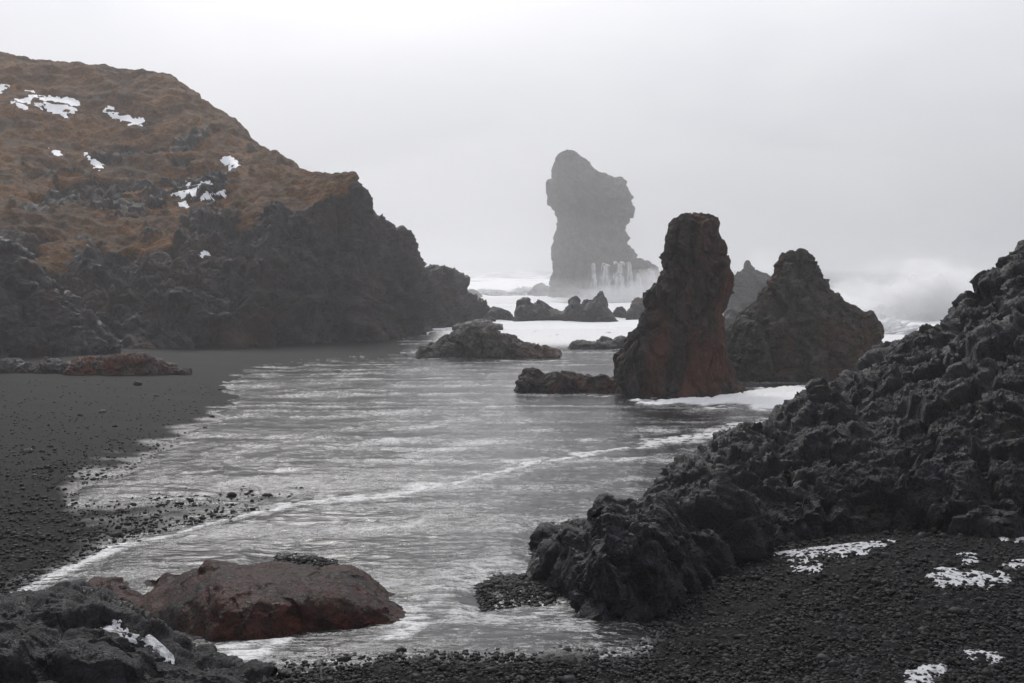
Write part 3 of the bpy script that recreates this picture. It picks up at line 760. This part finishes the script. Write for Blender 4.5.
# ------------------------------------------------------------------ slush on the shingle at the right
GS = np.stack([gx, gy, gz0 + bumps * .15], -1)
sel_u = slice(49, 49 + 1150); sel_v = slice(13, 330)
GSs = GS[sel_u, sel_v]; spx, spy = gpx[sel_u, sel_v], gpy[sel_u, sel_v]
sn2 = fbm(GSs * 6, 5, 411, .62)
for lab, poly in [('long ragged strip of old snow at the foot of the black ridge', [(768, 546), (800, 541), (840, 539), (880, 534), (905, 530), (902, 540), (875, 547), (858, 556), (836, 556), (815, 562), (790, 563), (772, 556)]),
                  ('small snow scrap just below the long ragged strip', [(788, 566), (806, 563), (828, 565), (826, 571), (800, 571)]),
                  ('wide oval snow patch on the black shingle', [(922, 576), (940, 570), (985, 571), (1018, 574), (1010, 583), (975, 590), (935, 587)]),
                  ('little snow patch uphill of the wide oval one', [(956, 558), (970, 554), (982, 558), (978, 565), (962, 564)]),
                  ('snow patch cut by the right edge of the photo', [(1002, 562), (1030, 558), (1060, 560), (1060, 570), (1012, 569)]),
                  ('thin snow line under the ridge near the right edge', [(962, 534), (990, 530), (1025, 531), (1060, 536), (1040, 543), (1000, 541), (965, 540)]),
                  ('broken snow scrap lowest on the shingle at the right', [(900, 680), (925, 664), (950, 660), (945, 672), (930, 684), (905, 690)]),
                  ('faint snow scrap right of the lowest broken one', [(958, 650), (980, 648), (1010, 652), (1000, 664), (970, 660)])]:
    s_ = poly_sd(spx, spy, poly)
    o = patch('snow_patch', GSs, np.minimum(s_ * .8, 4.5) + 5.5 * sn2 - 1.0, M_slush, .013)
    if o: tag(o, lab, 'snow patch', 'old snow on the shingle')

# ------------------------------------------------------------------ loose gravel (too many stones to count) and the few stones one can pick out
ico_v = []; ph_ = (1 + 5 ** .5) / 2
for a in (-1, 1):
    for b in (-ph_, ph_):
        ico_v += [(a, b, 0), (0, a, b), (b, 0, a)]
ico_v = np.array(ico_v, float); ico_v /= np.linalg.norm(ico_v[0])
ico_f = []
D = np.linalg.norm(ico_v[:, None] - ico_v[None], axis=-1); e = np.sort(D[0])[1] * 1.01
for i in range(12):
    for j in range(i + 1, 12):
        for k in range(j + 1, 12):
            if D[i, j] < e and D[j, k] < e and D[i, k] < e:
                n_ = np.cross(ico_v[j] - ico_v[i], ico_v[k] - ico_v[i])
                ico_f.append((i, j, k) if n_ @ ico_v[i] > 0 else (i, k, j))
ico_f = np.array(ico_f)
n = 54500
qx = rng.uniform(-180, 1200, n); qy = 480 + 300 * rng.random(n) ** .75
qx[:2500] = rng.uniform(-180, 240, 2500); qy[:2500] = 480 - 100 * rng.random(2500) ** 1.6
ex, ey = rng.uniform(255, 720, 40000), rng.uniform(450, 620, 40000)
bar = np.max([poly_sd(ex, ey, g) for g in GRAVEL], 0) > -9 * rng.random(40000) ** 2
qx, qy = np.concatenate([qx, ex[bar]]), np.concatenate([qy, ey[bar]]); n = len(qx)
H = hit(qx, qy)
bz = np.max([sstep(-1, 13, poly_sd(qx, qy, g)) for g in GRAVEL], 0); H[:, 2] += .055 * bz * np.clip(H[:, 1] / 8, .6, 3)
m_ = wet_mask(qx, qy, fbm(H * np.array([.9, .9, 0]), 4, 5))
ok = (m_ < -1 + 8 * rng.random(n) ** 3)
H = H[ok]; n = len(H)
s_ = (.008 + .016 * rng.random(n) ** 2.2 + .03 * (rng.random(n) > .992)) * np.clip(H[:, 1] / 8, .8, 1.6)
V = np.repeat(ico_v[None], n, 0) * (1 + .5 * (rng.random((n, 12, 1)) - .5)) * s_[:, None, None] * np.stack([rng.uniform(.8, 1.4, n), rng.uniform(.8, 1.4, n), rng.uniform(.5, .9, n)], -1)[:, None]
a_ = rng.uniform(0, 6.28, n); ca, sa = np.cos(a_)[:, None], np.sin(a_)[:, None]
V = np.stack([V[..., 0] * ca - V[..., 1] * sa, V[..., 0] * sa + V[..., 1] * ca, V[..., 2]], -1) + H[:, None] + np.array([0, 0, .006])
t = NT('black_pebbles'); v = t.coord()
cc = t.n('ShaderNodeSeparateColor', None, Color=t.n('ShaderNodeTexVoronoi', None, Vector=v, Scale=18).outputs[1])
M_peb = t.surf(t.mix(t.ramp(cc.outputs[0], [(.2, 0), (1, 1)]), (.0045, .0045, .005), (.020, .0195, .021)), .6, None, .15)
fcs = (ico_f[None] + (np.arange(n) * 12)[:, None, None]).reshape(-1, 3)
o = mesh_obj('gravel', V.reshape(-1, 3), fcs, M_peb, origin=np.zeros(3), smooth=False)
tag(o, 'loose black lava gravel over the beach', 'gravel', None, 'stuff')

def ball(nu=28, nv=16):
    a = np.linspace(0, 2 * np.pi, nu, endpoint=False); b = np.linspace(0, np.pi, nv)
    A_, B_ = np.meshgrid(a, b, indexing='ij')
    return np.stack([np.cos(A_) * np.sin(B_), np.sin(A_) * np.sin(B_), np.cos(B_)], -1)
M_stone = rock_mat('grey_beach_stone', (.05, .05, .052), (.11, .11, .112), (.09, .07, .06), .15, .2)
M_stoned = rock_mat('dark_beach_stone', (.012, .012, .013), (.03, .03, .032), (.03, .025, .022), .15, .2)
for px, py, wpx_, m, lab in [(232, 494, 10, M_stoned, 'lone round black stone on the edge of the gravel tongue'), (103, 411, 7, M_stone, 'pale grey stone on the open black sand'),
                             (28, 450, 9, M_stone, 'flat pale stone nearest the left edge of the sand'), (34, 475, 6, M_stone, 'small pale stone below the flat one at the left'),
                             (138, 383, 9, M_stoned, 'dark flat stone just in front of the red rocks'), (156, 395, 6, M_stone, 'small grey stone right of the dark flat one'),
                             (85, 482, 6, M_stone, 'little grey stone beside the start of the wet sand'), (55, 449, 5, M_stoned, 'little dark stone right of the flat pale stone'),
                             (224, 470, 5, M_stoned, 'tiny black stone on the shiny wet sand'), (305, 558, 9, M_stoned, 'black stone behind the red-brown boulder'), (190, 460, 5, M_stoned, 'tiny black stone near the edge of the wet sand')]:
    h_ = hit(np.array([px]), np.array([py + wpx_ * .25]))[0]
    s__ = wpx_ / F * h_[1] / 2
    B_ = ball(); q = B_ * np.array([1, .9, .6]) * s__
    nr = B_ * (craggy(B_ + px, 1.0, .18, px, levels=2) * s__)[..., None]
    o = mesh_obj('beach_stone', q + nr + h_ + np.array([0, 0, s__ * .35]), grid_faces(28, 16, True)[:, ::-1], m)
    tag(o, lab, 'stone', 'single stones on the sand')

# ------------------------------------------------------------------ water streaming off the ledge
t = NT('falling_water')
fa = t.ramp(t.noise(t.coord((1.5, 1.5, .18)), 1.0, 6, .65), [(.34, 0), (.66, .8)])
M_fall = t.surf((.80, .81, .83), .5, None, .3, Alpha=fa)
lpx, lpy = project(LP); ln = fbm(LP * np.array([.9, .9, .16]), 4, 421)
for (x0, x1, y0, y1), lab in [((590, 596, 263, 290), 'leftmost thin strand of water falling off the ledge'), ((599, 611, 265, 302), 'wide white fan of water falling from the ledge'),
                              ((614, 624, 261, 302), 'second broad fall right of the wide white fan'), ((627, 632, 263, 298), 'thin straight fall in the middle of the ledge'), ((636, 643, 268, 302), 'narrow fall near the right end of the ledge'), ((648, 656, 271, 302), 'rightmost fall off the end of the ledge')]:
    s_ = poly_sd(lpx, lpy, [(x0 + 1, y0), (x1 - 1, y0), (x1 + 1, (y0 + y1) / 2), (x1 + 3, y1), (x0 - 4, y1), (x0 - 1, (y0 + y1) / 2)])
    s_[:, :4] = -99; s_[:, -23:] = -99
    o = patch('waterfall', LP, s_ + 3.6 * ln - .3, M_fall, .3)
    if o: tag(o, lab, 'waterfall', 'falls streaming off the ledge')

# ------------------------------------------------------------------ breaking waves: white water below, spray above it
def vol_mat(name, dens):
    t = NT(name)
    p = t.n('ShaderNodeVolumePrincipled', None, Color=(.99, .99, .99, 1), Density=dens, Anisotropy=.55)
    o = t.n('ShaderNodeOutputMaterial'); t.t.links.new(p.outputs[0], o.inputs['Volume'])
    return t.m
M_spray = vol_mat('dense_spray', .17); M_mist = vol_mat('thin_spray', .045)
t = NT('white_water')
M_white = t.surf((.80, .81, .82), .55, t.bump(t.noise(t.coord(), 1.2, 6, .7), .7, .5), .3)
def lump(name, px, py, Y, rx, rz, ry, m, seed, rough=.35, parent=None):
    wh = m is M_white; nu, nv = (260, 150) if wh else (120, 70)
    c_ = at(np.array(px), np.array(py), Y); B_ = ball(nu, nv)
    d_ = 1 + rough * (fbm(B_ * 1.7 + seed, 5, seed, .6)) + (.25 * fbm(B_ * 5 + seed, 5, seed + 3, .6) if wh else 0)
    return mesh_obj(name, B_ * np.array([rx, ry, rz]) * d_[..., None] + c_, grid_faces(nu, nv, True)[:, ::-1], m, parent=parent)
def billow(name, clumps, Y, m, seed, parent=None):
    r = np.random.default_rng(seed); VV = []; FF = []; off = 0
    for (px, py, sx_, sz_, n_, r0) in clumps:
        c_ = at(np.array(px), np.array(py), Y)
        for _ in range(n_):
            h_ = r.random() ** 1.4
            q = c_ + np.array([r.normal() * sx_ * (1 - .45 * h_), r.normal() * 1.2, h_ * sz_])
            B_ = ball(36, 20); rr = r0 * (1.15 - .85 * h_) * r.uniform(.6, 1.3)
            d_ = 1 + .30 * fbm(B_ * 1.6 + r.uniform(0, 90), 4, seed, .6)
            VV.append(B_ * rr * np.array([1.15, 1, .95]) * d_[..., None] + q); FF.append(grid_faces(36, 20, True)[:, ::-1] + off); off += 36 * 20
        for _ in range(n_ * 10):
            h_ = r.random() ** 1.5
            q = c_ + np.array([r.normal() * sx_ * .9, r.normal() * 1.5, h_ * sz_ * .95])
            B_ = ball(7, 5); VV.append(B_ * r.uniform(.05, .13) + q); FF.append(grid_faces(7, 5, True)[:, ::-1] + off); off += 35
    return mesh_obj(name, np.concatenate([a.reshape(-1, 3) for a in VV]), np.concatenate(FF), m, parent=parent)
def breaker(label, px, py, Y, lumps, seed):
    e = bpy.data.objects.new('breaking_wave', None); col.objects.link(e)
    b = at(np.array(px), np.array(py), Y); e.location = b
    tag(e, label, 'wave', 'waves bursting on the rocks')
    bpy.context.view_layer.update()
    for i, (nm, x, y, rx, rz, ry, m) in enumerate(lumps):
        lump(nm, x, y, Y + (i % 3) * 1.5, rx, rz, ry, m, seed + i * 7, parent=e)
breaker('huge white wave bursting behind the right-hand ridge', 915, 330, 105,
        [ ('spray', 932, 302, 4.6, 3.6, 3, M_spray), ('spray', 904, 312, 4.4, 3.4, 3, M_spray), ('spray', 876, 326, 3.8, 2.6, 3, M_spray),
         ('spray', 955, 306, 4.2, 3.2, 3, M_spray), ('spray', 978, 312, 4.0, 3.0, 3, M_spray), ('spray', 845, 322, 4.0, 2.8, 3, M_spray), ('spray', 905, 300, 10, 4.4, 4, M_mist), ('spray', 935, 292, 4.2, 3.2, 3, M_spray), ('spray', 862, 305, 3.6, 2.8, 3, M_spray)], 501)
breaker('low white surf breaking beyond the tip of the headland', 500, 296, 190,
        [('white_water', 500, 297, 7, 1.2, 3, M_white), ('white_water', 528, 296, 4.5, 1.5, 3, M_white), ('spray', 495, 290, 7, 2.2, 3, M_mist), ('spray', 525, 288, 5, 2.6, 3, M_mist)], 531)
breaker('spray rising behind the small pointed misty rock', 755, 285, 132,
        [('spray', 757, 282, 3.6, 3.4, 3, M_mist), ('spray', 768, 275, 3.0, 3.2, 3, M_mist), ('white_water', 748, 300, 4, 1.2, 2, M_white)], 551)
breaker('wash of spray around the foot of the tallest stack', 600, 300, 150,
        [('spray', 572, 297, 7, 2.4, 3, M_mist), ('spray', 628, 292, 8, 3.2, 3, M_mist), ('spray', 606, 300, 6, 1.8, 3, M_spray), ('spray', 655, 288, 4, 3.0, 3, M_spray), ('spray', 622, 298, 5, 2.0, 3, M_spray), ('white_water', 615, 304, 7, .7, 2, M_white)], 571)
breaker('white surf heaving between the cone rock and the ridge', 850, 335, 80,
        [('white_water', 855, 345, 5, 1.6, 3, M_white), ('spray', 848, 325, 4.5, 2.2, 3, M_mist)], 591)

billow('white_water', [(925, 345, 1.8, 7.2, 60, 1.2), (890, 348, 1.9, 4.6, 46, 1.1), (960, 345, 1.8, 6.0, 46, 1.2), (850, 345, 2.2, 3.6, 34, 1.0), (990, 345, 1.8, 5.0, 24, 1.2)], 108, M_white, 77, parent=bpy.data.objects['breaking_wave'])

# ------------------------------------------------------------------ bank of mist round the far rocks
M_bank = vol_mat('mist_bank', .0043)
o = lump('mist', 590, 258, 150, 62, 17, 34, M_bank, 611, rough=.2)
tag(o, 'bank of drifting spray mist round the far rocks', None, None, 'stuff')

# ------------------------------------------------------------------ haze
t = NT('haze_air')
p = t.n('ShaderNodeVolumePrincipled', None, Color=(.88, .885, .905, 1), Density=.0012, Anisotropy=.25)
oo = t.n('ShaderNodeOutputMaterial'); t.t.links.new(p.outputs[0], oo.inputs['Volume'])
x0, x1, y0, y1, z0, z1 = -3200, 3200, -3200, 3200, -6.0, 42.0
V = [(x, y, z) for x in (x0, x1) for y in (y0, y1) for z in (z0, z1)]
o = mesh_obj('haze', V, [(0, 1, 3, 2), (4, 6, 7, 5), (0, 4, 5, 1), (2, 3, 7, 6), (0, 2, 6, 4), (1, 5, 7, 3)], t.m, origin=np.zeros(3), smooth=False)
tag(o, 'pale sea mist', 'haze', None, 'stuff')
